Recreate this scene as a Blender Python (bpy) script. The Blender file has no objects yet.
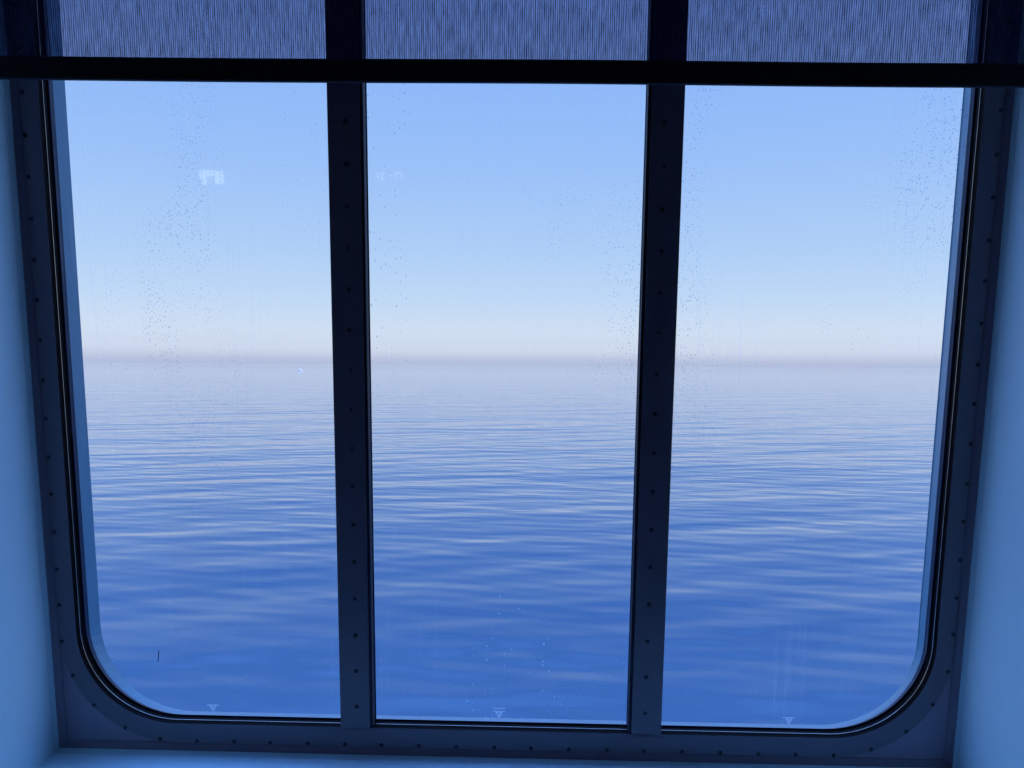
import bpy, bmesh, math, random
from mathutils import Vector, Matrix
random.seed(7)
SC = bpy.context.scene
COL = SC.collection
SC.view_settings.view_transform = 'Standard'
SC.view_settings.look = 'None'
SC.view_settings.exposure = 0.0
SC.view_settings.gamma = 1.0
SC.view_settings.use_curve_mapping = False

# ---------------------------------------------------------------- frames
# window frame: u = right along the window, v = up along the window, w = outward through the glass.
# The ship's window wall leans inwards about six degrees, so the frame is tilted in the world (z up).
UP = Vector((-0.00490677, 0.99421183, 0.10732551)).normalized()      # world up in (u, v, w)
XW = (Vector((1, 0, 0)) - UP * UP.x).normalized()
YW = Vector((XW.y * UP.z - XW.z * UP.y, XW.z * UP.x - XW.x * UP.z, XW.x * UP.y - XW.y * UP.x))
if YW.z < 0: YW = -YW
CAM = Vector((0.0431013, 0.808858, -1.23042992))                     # camera in (u, v, w)
CAMZ = 1.50                                                          # eye height over the cabin floor
SEAZ = -7.5
def W(u, v, w):
    d = Vector((u, v, w)) - CAM
    return Vector((d.dot(XW), d.dot(YW), d.dot(UP) + CAMZ))
def D(u, v, w):
    d = Vector((u, v, w)); return Vector((d.dot(XW), d.dot(YW), d.dot(UP)))

# ---------------------------------------------------------------- materials
def nodes(name):
    m = bpy.data.materials.new(name); m.use_nodes = True
    nt = m.node_tree; nt.nodes.clear()
    out = nt.nodes.new('ShaderNodeOutputMaterial')
    return m, nt, nt.nodes, nt.links, out
def principled(name, col, rough=.5, metal=0.0, spec=.5, bump=0.0, bscale=200., var=0.0, coat=0.0):
    m, nt, N, L, out = nodes(name)
    p = N.new('ShaderNodeBsdfPrincipled')
    p.inputs['Roughness'].default_value = rough
    p.inputs['Metallic'].default_value = metal
    p.inputs['Specular IOR Level'].default_value = spec
    p.inputs['Coat Weight'].default_value = coat
    tc = N.new('ShaderNodeTexCoord')
    nz = N.new('ShaderNodeTexNoise'); nz.inputs['Scale'].default_value = bscale; nz.inputs['Detail'].default_value = 3
    L.new(tc.outputs['Object'], nz.inputs['Vector'])
    mx = N.new('ShaderNodeMix'); mx.data_type = 'RGBA'; mx.inputs['Factor'].default_value = 0
    mx.inputs['A'].default_value = (*[c * (1 - var) for c in col], 1); mx.inputs['B'].default_value = (*[min(1, c * (1 + var)) for c in col], 1)
    L.new(nz.outputs['Fac'], mx.inputs['Factor'])
    L.new(mx.outputs['Result'], p.inputs['Base Color'])
    if bump > 0:
        b = N.new('ShaderNodeBump'); b.inputs['Strength'].default_value = bump; b.inputs['Distance'].default_value = .001
        L.new(nz.outputs['Fac'], b.inputs['Height']); L.new(b.outputs['Normal'], p.inputs['Normal'])
    L.new(p.outputs['BSDF'], out.inputs['Surface'])
    return m

M_wall = principled('white_laminate', (.74, .95, .97), .35, spec=.5, var=.02, bscale=30)
M_panel = principled('shade_toned_panel', (.36, .28, .34), .5, var=.03, bscale=20)  # same stuff as the lining; dim room light is put into this mauve
M_cove = principled('shade_toned_cove', (.30, .24, .29), .6, spec=.3, var=.03, bscale=20)  # shade of the niche corner, put into the base colour
M_room = principled('cabin_wall', (.62, .52, .50), .7, var=.03, bscale=8)
M_floor = principled('cabin_carpet', (.16, .15, .2), .95, bump=.6, bscale=300, var=.25)
M_plate = principled('grey_painted_metal', (.20, .165, .20), .42, metal=0.0, spec=.5, bump=.15, bscale=350, var=.08)
M_post = principled('black_post', (.003, .004, .010), .95, spec=0.0)
M_rubber = principled('black_rubber', (.002, .002, .003), .6, spec=.06)
M_gasket = principled('grey_gasket', (.03, .034, .055), .6, spec=.2)
M_bead = principled('bright_metal_bead', (.75, .68, .62), .22, metal=1.0)
M_navy = principled('dark_outer_frame', (.012, .03, .07), .5, spec=.3)
M_hull = principled('outer_hull_paint', (.11, .265, .35), .4, spec=.5, var=.12, bscale=60)
M_screw = principled('dark_screw', (.03, .03, .042), .35, spec=.5)
M_hem = principled('blind_hem', (.010, .011, .018), .75, bump=.5, bscale=500, var=.3)
M_head = principled('bounce_cut_head_lining', (.03, .03, .04), .7)  # out of view, coloured dark so less light bounces behind the blind
M_tube = principled('blind_tube', (.5, .5, .52), .4, metal=.8)
M_boat = principled('white_boat_paint', (.95, .95, .95), .3)
M_lampbody = principled('lamp_metal', (.5, .5, .5), .3, metal=1.0)
def mark_mat():
    m, nt, N, L, out = nodes('etched_mark')
    tl = N.new('ShaderNodeBsdfTranslucent'); tl.inputs[0].default_value = (.9, .95, 1, 1)
    tr = N.new('ShaderNodeBsdfTransparent'); mx = N.new('ShaderNodeMixShader'); mx.inputs[0].default_value = .6
    L.new(tr.outputs[0], mx.inputs[1]); L.new(tl.outputs[0], mx.inputs[2]); L.new(mx.outputs[0], out.inputs['Surface'])
    return m
M_mark = mark_mat()
M_dirt = principled('dried_dirt', (.01, .012, .03), .9)

def glass_mat(dirty):
    m, nt, N, L, out = nodes('window_glass')
    tc = N.new('ShaderNodeTexCoord')                     # mesh coords are window coords x=u, y=w, z=v
    def mapping(s, loc=(0, 0, 0)):
        mp = N.new('ShaderNodeMapping'); mp.inputs['Scale'].default_value = s; mp.inputs['Location'].default_value = loc
        L.new(tc.outputs['UV'], mp.inputs['Vector']); return mp
    def math_(op, a, b=None, clamp=False):
        n = N.new('ShaderNodeMath'); n.operation = op; n.use_clamp = clamp
        for i, x in enumerate((a, b)):
            if x is None: continue
            if isinstance(x, (int, float)): n.inputs[i].default_value = x
            else: L.new(x, n.inputs[i])
        return n.outputs[0]
    # dried salt specks: dots in patches, each a bit taller than wide
    def specks(scale, thr, patch_scale, lo, hi, loc):
        mp = mapping((scale, scale * .62, 1), loc)
        v = N.new('ShaderNodeTexVoronoi'); v.voronoi_dimensions = '2D'; v.inputs['Scale'].default_value = 1; v.inputs['Randomness'].default_value = 1
        L.new(mp.outputs[0], v.inputs['Vector'])
        # every cell has its own size, most of them nothing
        sx = N.new('ShaderNodeSeparateColor'); L.new(v.outputs['Color'], sx.inputs[0])
        mp2 = mapping((patch_scale, patch_scale * .35, 1), (loc[0] + 3, loc[1] + 5, 0))
        nz = N.new('ShaderNodeTexNoise'); nz.noise_dimensions = '2D'; nz.inputs['Scale'].default_value = 1; nz.inputs['Detail'].default_value = 3
        L.new(mp2.outputs[0], nz.inputs['Vector'])
        mr = N.new('ShaderNodeMapRange'); mr.inputs['From Min'].default_value = lo; mr.inputs['From Max'].default_value = hi
        L.new(nz.outputs['Fac'], mr.inputs['Value'])
        size = math_('MULTIPLY', math_('POWER', sx.outputs[0], 2.0), mr.outputs[0])
        rad = math_('MULTIPLY', size, thr)
        d = math_('SUBTRACT', rad, v.outputs['Distance'])
        return math_('MULTIPLY', d, 9.0, True)
    s1 = specks(300, .42, 5, .44, .66, (0, 0, 0))
    s2 = specks(120, .22, 4, .46, .7, (9.3, 4.1, 0))
    sep = N.new('ShaderNodeSeparateXYZ'); L.new(tc.outputs['UV'], sep.inputs[0])
    # fewer of them low on the pane, where rain washed it
    hi = N.new('ShaderNodeMapRange'); hi.inputs['From Min'].default_value = .35; hi.inputs['From Max'].default_value = .75
    hi.inputs['To Min'].default_value = .25; L.new(sep.outputs['Y'], hi.inputs['Value'])
    dark = math_('MULTIPLY', math_('MAXIMUM', s1, s2), hi.outputs[0], True)
    # vertical run marks, pale
    mp = mapping((170, 3.2, 1), (1, 2, 0))
    r = N.new('ShaderNodeTexNoise'); r.noise_dimensions = '2D'; r.inputs['Scale'].default_value = 1; r.inputs['Detail'].default_value = 2
    L.new(mp.outputs[0], r.inputs['Vector'])
    rr = N.new('ShaderNodeMapRange'); rr.inputs['From Min'].default_value = .58; rr.inputs['From Max'].default_value = .80
    L.new(r.outputs['Fac'], rr.inputs['Value'])
    mp = mapping((5, 2.2, 1), (6, 2, 0))
    r2 = N.new('ShaderNodeTexNoise'); r2.noise_dimensions = '2D'; r2.inputs['Scale'].default_value = 1; r2.inputs['Detail'].default_value = 2
    L.new(mp.outputs[0], r2.inputs['Vector'])
    rr2 = N.new('ShaderNodeMapRange'); rr2.inputs['From Min'].default_value = .42; rr2.inputs['From Max'].default_value = .62
    L.new(r2.outputs['Fac'], rr2.inputs['Value'])
    runs = math_('MULTIPLY', rr.outputs[0], rr2.outputs[0])
    w3 = specks(90, .20, 3, .56, .72, (2.3, 7.7, 0))
    pale = math_('ADD', math_('MULTIPLY', runs, .10), math_('MULTIPLY', w3, .35), True)
    tr = N.new('ShaderNodeBsdfTransparent'); tr.inputs[0].default_value = (.99, .995, 1, 1)
    tr2 = N.new('ShaderNodeBsdfTransparent'); tr2.inputs[0].default_value = (.66, .72, .84, 1)
    mxd = N.new('ShaderNodeMixShader'); L.new(dark, mxd.inputs[0]); L.new(tr.outputs[0], mxd.inputs[1]); L.new(tr2.outputs[0], mxd.inputs[2])
    tl = N.new('ShaderNodeBsdfTranslucent'); tl.inputs[0].default_value = (.9, .95, 1, 1)
    mxp = N.new('ShaderNodeMixShader'); L.new(pale, mxp.inputs[0]); L.new(mxd.outputs[0], mxp.inputs[1]); L.new(tl.outputs[0], mxp.inputs[2])
    gl = N.new('ShaderNodeBsdfGlossy'); gl.inputs['Roughness'].default_value = 0.0; gl.inputs['Color'].default_value = (1, 1, 1, 1)
    fr = N.new('ShaderNodeFresnel'); fr.inputs['IOR'].default_value = 1.45
    geo = N.new('ShaderNodeNewGeometry')
    # the outer faces only (both faces of the slab reflect on the way in)
    fr2 = math_('MULTIPLY', fr.outputs[0], math_('SUBTRACT', 1.0, geo.outputs['Backfacing']))
    mxg = N.new('ShaderNodeMixShader'); L.new(fr2, mxg.inputs[0]); L.new((mxp if dirty else tr).outputs[0], mxg.inputs[1]); L.new(gl.outputs[0], mxg.inputs[2])
    L.new(mxg.outputs[0], out.inputs['Surface'])
    return m
M_glass = glass_mat(True); M_clean = glass_mat(False)

def blind_mat():
    m, nt, N, L, out = nodes('blind_screen_cloth')
    tc = N.new('ShaderNodeTexCoord')
    sep = N.new('ShaderNodeSeparateXYZ'); L.new(tc.outputs['UV'], sep.inputs[0])
    def noise(s, detail=2, loc=(0, 0, 0)):
        mp = N.new('ShaderNodeMapping'); mp.inputs['Scale'].default_value = s; mp.inputs['Location'].default_value = loc
        L.new(tc.outputs['UV'], mp.inputs['Vector'])
        n = N.new('ShaderNodeTexNoise'); n.noise_dimensions = '2D'; n.inputs['Scale'].default_value = 1; n.inputs['Detail'].default_value = detail
        L.new(mp.outputs[0], n.inputs['Vector']); return n.outputs['Fac']
    def math_(op, a, b=None, c=None, clamp=False):
        n = N.new('ShaderNodeMath'); n.operation = op; n.use_clamp = clamp
        for i, x in enumerate((a, b, c)):
            if x is None: continue
            if isinstance(x, (int, float)): n.inputs[i].default_value = x
            else: L.new(x, n.inputs[i])
        return n.outputs[0]
    # warp threads every 3.2 mm with slightly wandering edges, weft threads every 3 mm
    wob = math_('MULTIPLY', math_('SUBTRACT', noise((40, 6, 1)), .5), 3.0)
    wv = math_('SINE', math_('ADD', math_('MULTIPLY', sep.outputs['X'], 2 * math.pi / .0031), wob))
    wh = math_('SINE', math_('MULTIPLY', sep.outputs['Y'], 2 * math.pi / .0028))
    irr = noise((430, 34, 1), 3)
    a = math_('ADD', math_('MULTIPLY', wv, .17), math_('MULTIPLY', wh, .02))
    a = math_('ADD', a, math_('MULTIPLY', math_('SUBTRACT', irr, .5), .55))
    a = math_('ADD', a, .33, clamp=True)
    op = math_('MULTIPLY', a, .95, clamp=True)
    tr = N.new('ShaderNodeBsdfTransparent'); tr.inputs[0].default_value = (.78, .77, 1, 1)
    df = N.new('ShaderNodeBsdfDiffuse'); df.inputs[0].default_value = (.015, .016, .03, 1)
    tl = N.new('ShaderNodeBsdfTranslucent'); tl.inputs[0].default_value = (.001, .0015, .006, 1)
    ad = N.new('ShaderNodeAddShader'); L.new(df.outputs[0], ad.inputs[0]); L.new(tl.outputs[0], ad.inputs[1])
    mx = N.new('ShaderNodeMixShader'); L.new(op, mx.inputs[0]); L.new(ad.outputs[0], mx.inputs[1]); L.new(tr.outputs[0], mx.inputs[2])
    L.new(mx.outputs[0], out.inputs['Surface'])
    return m
M_blind = blind_mat()

def lamp_mat(st):
    m, nt, N, L, out = nodes('lamp_glow')
    e = N.new('ShaderNodeEmission'); e.inputs[0].default_value = (.85, .95, 1, 1); e.inputs[1].default_value = st
    L.new(e.outputs[0], out.inputs['Surface']); return m
M_lamp = lamp_mat(4.0); M_lamp2 = lamp_mat(2.5)

def sea_mat():
    m, nt, N, L, out = nodes('sea_water')
    tc = N.new('ShaderNodeTexCoord')
    def layer(scale, sx, rot, loc, detail=2, dist=0.0):
        mp0 = N.new('ShaderNodeMapping'); mp0.inputs['Rotation'].default_value = (0, 0, rot)
        L.new(tc.outputs['Object'], mp0.inputs['Vector'])
        mp = N.new('ShaderNodeMapping'); mp.inputs['Scale'].default_value = (scale * sx, scale, 1); mp.inputs['Location'].default_value = loc
        L.new(mp0.outputs[0], mp.inputs['Vector'])
        n = N.new('ShaderNodeTexNoise'); n.noise_dimensions = '2D'; n.inputs['Scale'].default_value = 1
        n.inputs['Detail'].default_value = detail; n.inputs['Distortion'].default_value = dist
        n.inputs['Roughness'].default_value = .5
        L.new(mp.outputs[0], n.inputs['Vector']); return n.outputs['Fac']
    acc = None
    for scale, sx, rot, loc, amp, det in SEA_LAYERS:
        f = layer(scale, sx, rot, loc, det)
        mul = N.new('ShaderNodeMath'); mul.operation = 'MULTIPLY'; L.new(f, mul.inputs[0]); mul.inputs[1].default_value = amp
        if acc is None: acc = mul.outputs[0]
        else:
            a = N.new('ShaderNodeMath'); a.operation = 'ADD'; L.new(acc, a.inputs[0]); L.new(mul.outputs[0], a.inputs[1]); acc = a.outputs[0]
    b = N.new('ShaderNodeBump'); b.inputs['Strength'].default_value = 1.0; b.inputs['Distance'].default_value = 1.0
    L.new(acc, b.inputs['Height'])
    p = N.new('ShaderNodeBsdfPrincipled')
    p.inputs['Base Color'].default_value = (.012, .062, .138, 1)
    p.inputs['Roughness'].default_value = .04
    p.inputs['IOR'].default_value = 1.5
    L.new(b.outputs['Normal'], p.inputs['Normal'])
    L.new(p.outputs['BSDF'], out.inputs['Surface'])
    return m
SEA_LAYERS = [  # scale 1/m, stretch along the crests, rotation, offset, height m, detail
    (.09, .35, -.38, (3, 1, 0), .34, 1),
    (.30, .28, -.28, (1, 7, 0), .17, 1),
    (.62, .30, .16, (4, 2, 0), .075, 1),
    (1.3, .35, -.15, (5, 2, 0), .012, 0),
]
M_sea = sea_mat()

# ---------------------------------------------------------------- mesh helpers
def link(name, bm, mat, parent=None, smooth=False, win=True, uv=False):
    """bm is in window coords (u, v, w) when win, else world coords."""
    me = bpy.data.meshes.new(name)
    if uv:
        ul = bm.loops.layers.uv.new('UVMap')
        for f in bm.faces:
            for l in f.loops: l[ul].uv = (l.vert.co.x, l.vert.co.y)
    if win:
        for v in bm.verts: v.co = W(*v.co)
    bmesh.ops.recalc_face_normals(bm, faces=bm.faces)
    if smooth:
        for f in bm.faces: f.smooth = True
    # origin at the middle of the bottom
    if bm.verts:
        mn = Vector([min(v.co[i] for v in bm.verts) for i in range(3)])
        mxx = Vector([max(v.co[i] for v in bm.verts) for i in range(3)])
        org = Vector(((mn.x + mxx.x) / 2, (mn.y + mxx.y) / 2, mn.z))
    else: org = Vector()
    for v in bm.verts: v.co -= org
    bm.to_mesh(me); bm.free()
    me.materials.append(mat)
    o = bpy.data.objects.new(name, me); COL.objects.link(o)
    if parent is not None:
        o.parent = parent
        pw = WORLDLOC[parent.name]
        o.location = org - pw
    else: o.location = org
    WORLDLOC[o.name] = org
    return o
WORLDLOC = {}
def empty(name, loc):
    o = bpy.data.objects.new(name, None); COL.objects.link(o); o.location = loc; o.empty_display_size = .1
    WORLDLOC[o.name] = Vector(loc); return o
def tag(o, label=None, cat=None, group=None, kind=None):
    if label: o['label'] = label
    if cat: o['category'] = cat
    if group: o['group'] = group
    if kind: o['kind'] = kind
    return o
def box(bm, a, b, bevel=0.0):
    x0, y0, z0 = a; x1, y1, z1 = b
    vs = [bm.verts.new((x, y, z)) for z in (z0, z1) for y in (y0, y1) for x in (x0, x1)]
    fs = [(0, 1, 3, 2), (4, 6, 7, 5), (0, 4, 5, 1), (2, 3, 7, 6), (0, 2, 6, 4), (1, 5, 7, 3)]
    faces = [bm.faces.new([vs[i] for i in f]) for f in fs]
    if bevel:
        es = list({e for f in faces for e in f.edges})
        bmesh.ops.bevel(bm, geom=es, offset=bevel, segments=2, affect='EDGES', profile=.6)
    return vs
def rr(a, v0, v1, R, w, n=14):
    """rounded rectangle loop, |u| <= a, v0..v1"""
    pts = []
    for cx, cy, t0 in ((-a + R, v0 + R, 180), (a - R, v0 + R, 270), (a - R, v1 - R, 0), (-a + R, v1 - R, 90)):
        for i in range(n + 1):
            t = math.radians(t0 + 90 * i / n)
            pts.append((cx + R * math.cos(t), cy + R * math.sin(t), w))
    return pts
def loft(bm, loops, closed=False):
    L = [[bm.verts.new(p) for p in lp] for lp in loops]
    pairs = list(zip(L, L[1:])) + ([(L[-1], L[0])] if closed else [])
    for A, B in pairs:
        n = len(A)
        for i in range(n):
            j = (i + 1) % n
            bm.faces.new((A[i], A[j], B[j], B[i]))
    return L
def densify(pts, step):
    out = []
    n = len(pts)
    for i in range(n):
        a = Vector(pts[i]); b = Vector(pts[(i + 1) % n]); k = max(1, int((b - a).length / step))
        for j in range(k): out.append(a.lerp(b, j / k))
    return out
def tube(bm, pts, r, seg=8):
    n = len(pts); rings = []
    for i in range(n):
        t = (Vector(pts[(i + 1) % n]) - Vector(pts[i - 1])).normalized()
        a = Vector((0, 0, 1)); b = t.cross(a).normalized()
        rings.append([bm.verts.new(Vector(pts[i]) + (a * math.cos(q) + b * math.sin(q)) * r) for q in [2 * math.pi * k / seg for k in range(seg)]])
    for i in range(n):
        A, B = rings[i], rings[(i + 1) % n]
        for k in range(seg):
            bm.faces.new((A[k], A[(k + 1) % seg], B[(k + 1) % seg], B[k]))

# ---------------------------------------------------------------- the window
A = 0.767; H = 1.46; R0 = 0.195
WIN = tag(empty('window_1', W(0, 0, 0)), 'wide three-pane ship window in a screwed grey metal frame', kind='structure')

# frame plate: flat ring, inner edge softened
ai, v0i, v1i, Ri = 0.7370, 0.036, H - .036, .166
bm = bmesh.new()
loft(bm, [rr(A, 0, H, R0, .004), rr(A, 0, H, R0, .0012), rr(A - .0012, .0012, H - .0012, R0 - .0012, 0),
          rr(ai + .0005, v0i - .0005, v1i + .0005, Ri + .0005, 0), rr(ai, v0i, v1i, Ri, .0005), rr(ai, v0i, v1i, Ri, .004)], closed=True)
PLATE = link('frame_plate', bm, M_plate, WIN)

def screw_bm(u, v):
    """domed head with a cross recess, standing on the plate towards the room"""
    bm = bmesh.new(); seg = 14; prof = [(.0036, 0), (.0036, -.0006), (.0030, -.0014), (.0018, -.0019), (.0012, -.0019), (.0009, -.0012)]
    rings = [[bm.verts.new((u + r * math.cos(2 * math.pi * k / seg), v + r * math.sin(2 * math.pi * k / seg), w)) for k in range(seg)] for r, w in prof]
    for P, Q in zip(rings, rings[1:]):
        for k in range(seg): bm.faces.new((P[k], P[(k + 1) % seg], Q[(k + 1) % seg], Q[k]))
    bm.faces.new(rings[-1])
    return bm
first = link('screw', screw_bm(0, 0), M_screw, PLATE, smooth=True)
SCREW0 = W(0, 0, 0) - WORLDLOC[first.name]
def place_screw(u, v, parent, reuse=None):
    o = reuse or first.copy()
    if reuse is None: COL.objects.link(o)
    o.parent = parent; o.location = W(u, v, 0) - SCREW0 - WORLDLOC[parent.name]
    return o
# screws run round the plate just inside its outer edge, 65 mm apart
path = densify(rr(A - .0045, .0045, H - .0045, R0 - .0045, 0, 30), .002)
cum = [0.0]
for i in range(len(path)): cum.append(cum[-1] + (path[(i + 1) % len(path)] - path[i]).length)
total = cum[-1]; cnt = round(total / .0655); k = 0
for i in range(cnt):
    s = (i + .17) * total / cnt
    while cum[k + 1] < s: k += 1
    p = path[k]
    place_screw(p.x, p.y, PLATE, first if i == 0 else None)

# mullions
for side, s0 in ((-1, .9268), (1, .5987 + 6 * .0655)):
    bm = bmesh.new()
    x0, x1 = sorted((side * .2275, side * .2790))
    box(bm, (x0, .030, 0), (x1, H - .030, .004), .0012)
    mul = link('mullion', bm, M_plate, WIN)
    bm = bmesh.new()
    x0, x1 = sorted((side * .2235, side * .2765))
    box(bm, (x0, .030, .0041), (x1, H - .030, .036))
    link('post', bm, M_post, mul)
    bm = bmesh.new()
    x0, x1 = sorted((side * .2225, side * .2270))
    box(bm, (x0, .036, .0020), (x1, H - .036, .020), .0008)
    link('gasket', bm, M_gasket, mul)
    v = s0
    while v + .0655 < H - .05: v += .0655
    while v > .055:
        place_screw(side * .25, v, mul); v -= .0655

# seals, bead, outer frame and hull edge
bm = bmesh.new()
loft(bm, [rr(ai - .0001, v0i + .0001, v1i - .0001, Ri, .0007), rr(ai - .0005, v0i + .0005, v1i - .0005, Ri, .0200), rr(ai + .012, v0i - .012, v1i + .012, Ri + .012, .0200), rr(ai + .012, v0i - .012, v1i + .012, Ri + .012, .0041), rr(ai - .0001, v0i + .0001, v1i - .0001, Ri, .0041)], closed=True)
link('rubber_seal', bm, M_rubber, WIN)
bm = bmesh.new()
tube(bm, densify(rr(ai - .0014, v0i + .0014, v1i - .0014, Ri - .0010, .0105, 24), .05), .0007, 8)
link('metal_bead', bm, M_bead, WIN, smooth=True)
L1 = rr(ai - .0012, v0i + .0006, v1i - .001, Ri - .001, .0275)
L2 = rr(ai - .0020, v0i - .005, v1i - .001, Ri - .001, .0370)
L3 = [(u + .0085 * min(1, max(0, (u - .45) / .25)), v, w) for u, v, w in rr(ai - .0035, v0i - .017, v1i - .001, Ri + .000, .0680)]   # the right reveal is cut back more
bm = bmesh.new()
loft(bm, [L1, L2, rr(ai + .03, v0i - .03, v1i + .03, Ri + .03, .0370), rr(ai + .03, v0i - .03, v1i + .03, Ri + .03, .0275)], closed=True)
link('outer_frame', bm, M_navy, WIN, smooth=False)
bm = bmesh.new()
loft(bm, [rr(ai - .0018, v0i - .0055, v1i - .001, Ri - .001, .0375), L3, rr(ai + .004, v0i - .025, v1i + .004, Ri + .005, .0705), rr(ai + .03, v0i - .045, v1i + .03, Ri + .03, .0705), rr(ai + .03, v0i - .045, v1i + .03, Ri + .03, .0375)], closed=True)
link('outer_reveal', bm, M_hull, WIN)

# panes
base = rr(ai - .0003, v0i + .0003, v1i - .0003, Ri, 0, 16)
for a0, a1, mk in ((-.80, -.268, -.5115), (-.232, .232, -.0029), (.268, .80, .5039)):
    pts = []
    for (u, v, w) in base:
        q = (min(max(u, a0), a1), v)
        if not pts or (abs(q[0] - pts[-1][0]) + abs(q[1] - pts[-1][1])) > 1e-5: pts.append(q)
    if a0 == -.232: pts = [(-.232, v0i + .0003), (.232, v0i + .0003), (.232, v1i - .0003), (-.232, v1i - .0003)]
    bm = bmesh.new()
    lo = [bm.verts.new((u, v, .0203)) for u, v in pts]; hi = [bm.verts.new((u, v, .0270)) for u, v in pts]
    bm.faces.new(lo); bm.faces.new(list(reversed(hi)))
    for i in range(len(pts)):
        j = (i + 1) % len(pts); bm.faces.new((lo[i], lo[j], hi[j], hi[i]))
    pane = link('glass_pane', bm, M_glass, WIN, uv=True)
    pane.data.materials.append(M_clean); pane.data.polygons[0].material_index = 1
    # etched maker's stamp: rows of tiny characters over a small triangle with an eye in it
    bm = bmesh.new(); y = .0655
    for row, (n, wd) in enumerate(((9, .0190), (9, .0190))):
        if row == 0 and mk != -.0029: continue
        for c in range(n):
            x = mk - wd / 2 + wd * c / (n - 1)
            box(bm, (x - .0007, y - row * .0058, .0199), (x + .0007, y - row * .0058 + .0016 + .0004 * (c % 2), .0202))
    yb = y - .0058 - .0016
    for (p, q) in (((-.0055, 0), (.0055, 0)), ((-.0055, 0), (0, -.0095)), ((.0055, 0), (0, -.0095))):
        P = Vector((mk + p[0], yb + p[1])); Q = Vector((mk + q[0], yb + q[1])); d = (Q - P).normalized() * .0005; nn = Vector((-d.y, d.x))
        vs = [bm.verts.new((c.x, c.y, w)) for w in (.0199, .0202) for c in (P - nn, Q - nn, Q + nn, P + nn)]
        for f in ((0, 1, 2, 3), (7, 6, 5, 4), (0, 4, 5, 1), (1, 5, 6, 2), (2, 6, 7, 3), (3, 7, 4, 0)): bm.faces.new([vs[i] for i in f])
    box(bm, (mk - .0012, yb - .0048, .0199), (mk + .0012, yb - .0022, .0202))
    tag(link('etched_stamp', bm, M_mark, pane), 'pale etched stamp with a small triangle')
    if a0 == -.80:
        bm = bmesh.new()
        pp = [(-.6040, .1600, .0011), (-.6042, .1560, .0008), (-.6046, .1510, .0007), (-.6053, .1460, .0008), (-.6060, .1400, .0006)]
        rings = [[bm.verts.new((x + r * cx, yy, w)) for cx, w in ((-1, .0202), (1, .0202), (.5, .0194), (-.5, .0194))] for x, yy, r in pp]
        for P, Q in zip(rings, rings[1:]):
            for k2 in range(4): bm.faces.new((P[k2], P[(k2 + 1) % 4], Q[(k2 + 1) % 4], Q[k2]))
        bm.faces.new(rings[0]); bm.faces.new(list(reversed(rings[-1])))
        tag(link('dirt_streak', bm, M_dirt, pane), 'short dark streak of dirt')

# outer hull plating round the window
bm = bmesh.new()
inner = rr(ai + .020, v0i - .042, v1i + .02, Ri + .02, .0720)
outer = rr(2.6, -1.4, 2.6, .02, .0720)
loft(bm, [inner, outer, rr(2.6, -1.4, 2.6, .02, .0800), rr(ai + .020, v0i - .042, v1i + .02, Ri + .02, .0800)], closed=True)
tag(link('wall_outside', bm, M_hull), 'painted hull plating outside the window', kind='structure')

# ---------------------------------------------------------------- the niche and the cabin
# wall panel the frame is screwed to (its rounded corners show it)
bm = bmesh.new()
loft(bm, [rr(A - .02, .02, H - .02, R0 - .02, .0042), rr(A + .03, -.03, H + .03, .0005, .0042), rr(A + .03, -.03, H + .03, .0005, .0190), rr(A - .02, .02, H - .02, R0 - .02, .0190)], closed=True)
tag(link('wall_front', bm, M_panel), 'wall panel behind the rounded corners of the window frame, room shade in its mauve colour', kind='structure')

YROOM = W(0, .7, -.34).y                                    # plane of the cabin wall
wdir = D(0, 0, 1)
g = .0008; CH = .013; KD = .015                           # the panel turns outwards in a narrow bevel before the lining starts
def corners(off): return [(-A - off, -off), (A + off, -off), (A + off, H + off), (-A - off, H + off)]
def back(u, v, w0):                                         # from depth w0 back to the plane of the cabin wall
    p = W(u, v, w0); t = (p.y - YROOM) / wdir.y
    return p - wdir * t
th = .018
c0_, c1_, c2_ = corners(g), corners(g + CH), corners(g + CH + th)
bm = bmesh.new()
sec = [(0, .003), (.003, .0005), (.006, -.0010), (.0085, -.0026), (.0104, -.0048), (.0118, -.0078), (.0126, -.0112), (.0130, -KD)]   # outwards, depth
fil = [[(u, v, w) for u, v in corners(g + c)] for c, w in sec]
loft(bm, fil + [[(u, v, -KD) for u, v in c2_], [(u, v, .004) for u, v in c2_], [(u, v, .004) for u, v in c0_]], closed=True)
fo = tag(link('trim_5', bm, M_cove), 'rounded cove between window frame and niche lining, corner shade in its mauve colour', kind='structure')
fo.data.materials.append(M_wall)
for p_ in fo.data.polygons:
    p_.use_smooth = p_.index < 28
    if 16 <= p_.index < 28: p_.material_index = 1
fo.data.set_sharp_from_angle(angle=math.radians(35))
lab = {3: ('trim_1', 'white left side lining of the window niche'), 0: ('trim_2', 'white sill lining under the window'),
       1: ('trim_3', 'white right side lining of the window niche'), 2: ('trim_4', 'unseen head lining above the blind, darkened to cut bounce light')}
holepts = []
for i in range(4):
    j = (i + 1) % 4
    bm = bmesh.new()
    pts = [W(*c1_[i], -KD - .0003), back(*c1_[i], -KD), back(*c1_[j], -KD), W(*c1_[j], -KD - .0003),
           W(*c2_[i], -KD - .0003), back(*c2_[i], -KD), back(*c2_[j], -KD), W(*c2_[j], -KD - .0003)]
    vs = [bm.verts.new(p) for p in pts]
    for f in ((0, 1, 2, 3), (7, 6, 5, 4), (0, 4, 5, 1), (1, 5, 6, 2), (2, 6, 7, 3), (3, 7, 4, 0)): bm.faces.new([vs[q] for q in f])
    tag(link(lab[i][0], bm, M_head if i == 2 else M_wall, win=False), lab[i][1], kind='structure')
    holepts.append(pts[1])
cs = c1_
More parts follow.
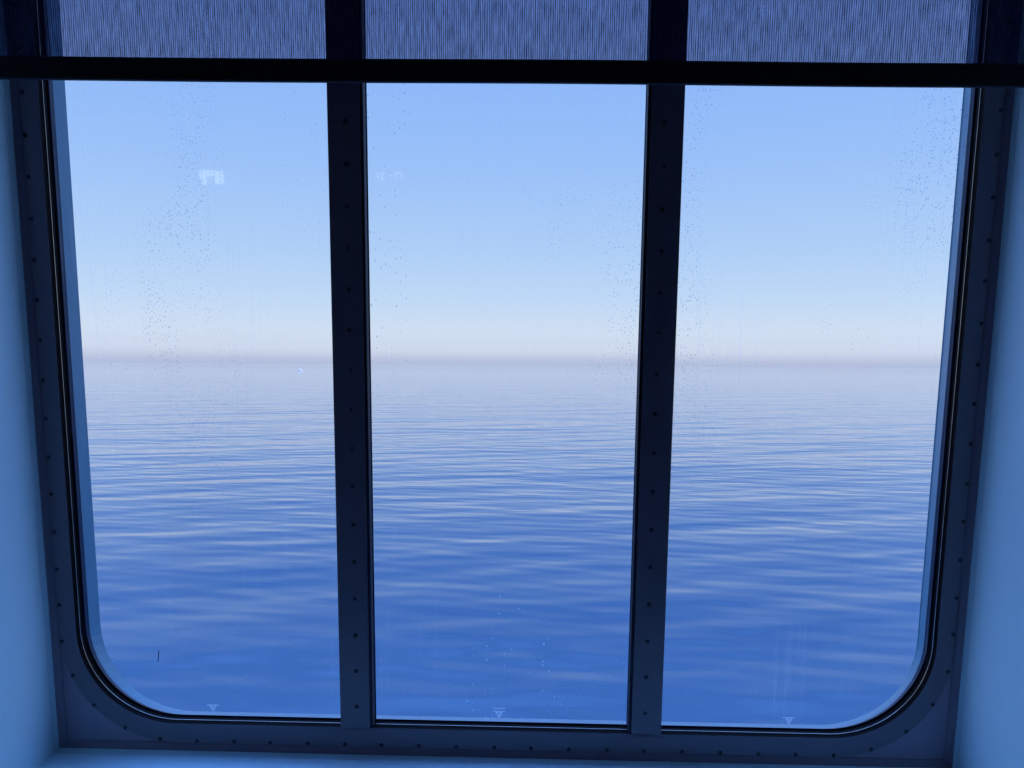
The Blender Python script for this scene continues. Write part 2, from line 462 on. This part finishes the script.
# cabin wall with the niche opening
X0, X1, YB, ZC = -2.3, 2.0, -2.25, 2.45
bm = bmesh.new()
def loop(y, pts): return [(p[0], y, p[1]) for p in pts]
hole = [(p.x, p.z) for p in holepts]
outr = [(X0, 0), (X1, 0), (X1, ZC), (X0, ZC)]
loft(bm, [loop(YROOM, hole), loop(YROOM, outr), loop(YROOM + .016, outr), loop(YROOM + .016, [(W(*(c + (0,)))[0], p[1]) for c, p in zip(cs, hole)])], closed=True)
tag(link('wall_window', bm, M_room, win=False), 'cabin wall round the window niche', kind='structure')
def wbox(name, a, b, mat, label):
    bm = bmesh.new(); box(bm, a, b); return tag(link(name, bm, mat, win=False), label, kind='structure')
wbox('floor', (X0 - .05, YB - .05, -.05), (X1 + .05, YROOM, 0), M_floor, 'dark carpeted cabin floor')
wbox('ceiling', (X0 - .05, YB - .05, ZC), (X1 + .05, YROOM, ZC + .05), M_room, 'pale cabin ceiling')
wbox('wall_left', (X0 - .05, YB, 0), (X0, YROOM, ZC), M_room, 'left wall of the cabin')
wbox('wall_right', (X1, YB, 0), (X1 + .05, YROOM, ZC), M_room, 'right wall of the cabin')
wbox('wall_back', (X0, YB - .05, 0), (X1, YB, ZC), M_room, 'back wall of the cabin opposite the window')

# ---------------------------------------------------------------- roller blind
BL = tag(empty('roller_blind', W(0, 1.09, -.10)), 'dark see-through roller blind drawn partly down over the window top', 'blind')
BW = .7635
hb, ht = 1.0905, 1.1228                                     # hem bar bottom and top
sl = -.0043
bm = bmesh.new(); nx = 60
rows = [ht - .002, 1.16, 1.22, 1.30, 1.38, 1.425]
grid = []
for v in rows:
    grid.append([bm.verts.new((-BW + 2 * BW * i / nx, v + sl * (-BW + 2 * BW * i / nx) * (1 if v < 1.2 else 0), -.1005 + .0006 * math.sin(i * .45 + v * 3))) for i in range(nx + 1)])
for r1, r2 in zip(grid, grid[1:]):
    for i in range(nx): bm.faces.new((r1[i], r1[i + 1], r2[i + 1], r2[i]))
CLOTH = link('screen_cloth', bm, M_blind, BL, smooth=True, uv=True)
bm = bmesh.new()
prof = [(-.0045, .0006), (-.0055, .003), (-.0055, ht - hb - .004), (-.0016, ht - hb), (.0016, ht - hb), (.0055, ht - hb - .004), (.0055, .003), (.0045, .0006)]
R_ = []
for i in range(nx + 1):
    u = -BW + 2 * BW * i / nx
    R_.append([bm.verts.new((u, hb + sl * u + q + .0006 * math.sin(u * 7 + 1), -.1005 + p)) for p, q in prof])
for P, Q in zip(R_, R_[1:]):
    for k in range(8): bm.faces.new((P[k], P[(k + 1) % 8], Q[(k + 1) % 8], Q[k]))
bm.faces.new(R_[0]); bm.faces.new(list(reversed(R_[-1])))
tag(link('hem_bar', bm, M_hem, BL), 'solid black bottom bar in a hem of cloth')
bm = bmesh.new(); seg = 20
ends = [[bm.verts.new((u, 1.425 + .018 * math.sin(q), -.119 + .018 * math.cos(q))) for q in [2 * math.pi * k / seg for k in range(seg)]] for u in (-BW, BW)]
for k in range(seg): bm.faces.new((ends[0][k], ends[0][(k + 1) % seg], ends[1][(k + 1) % seg], ends[1][k]))
bm.faces.new(ends[0]); bm.faces.new(list(reversed(ends[1])))
link('roller_tube', bm, M_tube, BL, smooth=False)

# ---------------------------------------------------------------- wall lamps on the back wall (seen mirrored in the glass)
def wall_lamp(x, z, wd, hg, slats, mat, label):
    t = empty('wall_lamp', (x, YB, z - hg / 2)); tag(t, label, 'lamp')
    bm = bmesh.new(); box(bm, (x - wd / 2 - .01, YB + .0005, z - hg / 2 - .015), (x + wd / 2 + .01, YB + .02, z - hg / 2 - .002), .003)
    link('back_plate', bm, M_lampbody, t, win=False)
    for a0, a1, h0, h1 in slats:                             # glass slats of the shade, as fractions of its width and height
        bm = bmesh.new()
        box(bm, (x - wd / 2 + wd * a0, YB + .0005, z - hg / 2 + hg * h0), (x - wd / 2 + wd * a1, YB + .015, z - hg / 2 + hg * h1), .002)
        link('glowing_slat', bm, mat, t, win=False)
    return t
wall_lamp(-1.940, 1.890, .142, .086, [(0, .05, .4, .9), (.12, .26, .0, 1), (.33, .41, .55, 1), (.47, .60, .60, 1), (.66, .84, .05, .93), (.92, 1, .1, .9)],
          M_lamp, 'lit lamp with glass slats, its bright reflection in the left pane')
wall_lamp(-.845, 1.900, .17, .050, [(0, .04, .1, .9), (.15, .20, .0, .8), (.22, .26, .7, 1), (.40, .52, .4, .6), (.62, .66, .1, .9), (.68, .84, .75, .95), (.86, .90, .2, .8)],
          M_lamp2, 'dim slatted lamp, its faint broken reflection in the middle pane')

# ---------------------------------------------------------------- the sea, a boat
bm = bmesh.new()
xs = [-40000, -3000, -600, -150, -80] + list(range(-48, 49, 3)) + [80, 150, 600, 3000, 40000]; ys = [YROOM + .6] + list(range(6, 70, 3)) + [80, 95, 120, 160, 220, 320, 600, 1200, 6000, 60000]
g_ = [[bm.verts.new((x, y, SEAZ)) for x in xs] for y in ys]
for r1, r2 in zip(g_, g_[1:]):
    for i in range(len(xs) - 1): bm.faces.new((r1[i], r1[i + 1], r2[i + 1], r2[i]))
me = bpy.data.meshes.new('sea'); bm.to_mesh(me); bm.free(); me.materials.append(M_sea)
sea = bpy.data.objects.new('sea', me); COL.objects.link(sea)
tag(sea, 'calm blue sea with long low ripples reaching the horizon', kind='structure')

def boat():
    # right, up, forward camera axes expressed in window coords
    r = Vector((0.99967201, 0.00913658, 0.0239248)); u_ = Vector((-0.01220714, 0.99123824, 0.13152084)); f = Vector((-0.02251353, -0.13176976, 0.99102466))
    d = f * 760 + r * (300.5 - 512) + u_ * (384 - 368.2)
    d = D(*d); dist = 1000.0
    d2 = Vector((d.x, d.y, 0)).normalized() * dist
    t = empty('boat', (d2.x, d2.y, SEAZ)); t.rotation_euler = (0, 0, .2)
    tag(t, 'tiny white boat far out on the sea behind the left pane', 'boat')
    bm = bmesh.new()
    st = [(-3.0, 1.0, .9), (-1.5, 1.15, .9), (.8, 1.05, 1.0), (2.2, .6, 1.15), (3.2, .05, 1.35)]
    rg = [[bm.verts.new((x, y * h, z)) for y, z in ((-1, top), (-.55, -.2), (.55, -.2), (1, top))] for x, h, top in st]
    for P, Q in zip(rg, rg[1:]):
        for k in range(4): bm.faces.new((P[k], P[(k + 1) % 4], Q[(k + 1) % 4], Q[k]))
    bm.faces.new(rg[0]); bm.faces.new(list(reversed(rg[-1])))
    bmesh.ops.recalc_face_normals(bm, faces=bm.faces)
    for nm, b in (('hull', bm),):
        me = bpy.data.meshes.new(nm); b.to_mesh(me); b.free(); me.materials.append(M_boat)
        o = bpy.data.objects.new(nm, me); COL.objects.link(o); o.parent = t
    bm = bmesh.new(); box(bm, (-1.4, -.7, .85), (1.0, .7, 2.6), .25)
    me = bpy.data.meshes.new('cabin'); bm.to_mesh(me); bm.free(); me.materials.append(M_boat)
    o = bpy.data.objects.new('cabin', me); COL.objects.link(o); o.parent = t
boat()

# ---------------------------------------------------------------- sky
def s2l(c): return tuple(((x / 255) / 12.92 if x <= 10.31 else (((x / 255) + .055) / 1.055) ** 2.4) for x in c)
wd = bpy.data.worlds.new('sky'); SC.world = wd; wd.use_nodes = True
nt = wd.node_tree; N = nt.nodes; L = nt.links; N.clear()
out = N.new('ShaderNodeOutputWorld'); bg = N.new('ShaderNodeBackground'); L.new(bg.outputs[0], out.inputs[0])
tc = N.new('ShaderNodeTexCoord'); sp = N.new('ShaderNodeSeparateXYZ'); L.new(tc.outputs['Generated'], sp.inputs[0])
mr = N.new('ShaderNodeMapRange'); mr.inputs['From Min'].default_value = -.02; mr.inputs['From Max'].default_value = 1.0
L.new(sp.outputs['Z'], mr.inputs['Value'])
cr = N.new('ShaderNodeValToRGB'); L.new(mr.outputs[0], cr.inputs[0]); cr.color_ramp.interpolation = 'LINEAR'
stops = [(-.02, (178, 194, 226)), (.001, (180, 193, 224)), (.007, (190, 199, 226)), (.018, (210, 220, 240)), (.045, (212, 227, 246)), (.09, (194, 220, 250)),
         (.15, (178, 210, 250)), (.24, (160, 198, 252)), (.36, (143, 186, 252)), (.60, (110, 158, 240)), (1.0, (80, 130, 225))]
els = cr.color_ramp.elements
while len(els) > 1: els.remove(els[-1])
for i, (z, c) in enumerate(stops):
    pos = (z + .02) / 1.02
    e = els[0] if i == 0 else els.new(pos)
    e.position = pos; e.color = (*s2l(c), 1)
L.new(cr.outputs[0], bg.inputs[0]); 
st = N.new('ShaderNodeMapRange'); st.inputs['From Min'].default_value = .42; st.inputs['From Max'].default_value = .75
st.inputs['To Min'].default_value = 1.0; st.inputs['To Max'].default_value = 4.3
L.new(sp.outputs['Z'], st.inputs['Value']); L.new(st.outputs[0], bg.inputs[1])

sd = bpy.data.lights.new('sun', 'SUN'); sd.energy = 2.2; sd.angle = .01; sd.color = (1, .96, .9)
so = bpy.data.objects.new('sun', sd); COL.objects.link(so)                # behind the ship, lighting the sea and the boat
so.location = (0, -10, 20); so.rotation_euler = Vector((-.35, .62, -.85)).to_track_quat('-Z', 'Y').to_euler()

# ---------------------------------------------------------------- camera
cd = bpy.data.cameras.new('camera'); cam = bpy.data.objects.new('camera', cd); COL.objects.link(cam)
cd.sensor_width = 36; cd.lens = 760 * 36 / 1024; cd.clip_start = .02; cd.clip_end = 100000
r = D(0.99967201, 0.00913658, 0.0239248); u_ = D(-0.01220714, 0.99123824, 0.13152084); f = D(-0.02251353, -0.13176976, 0.99102466)
m = Matrix(((r.x, u_.x, -f.x, 0), (r.y, u_.y, -f.y, 0), (r.z, u_.z, -f.z, CAMZ), (0, 0, 0, 1)))
cam.matrix_world = m
SC.camera = cam
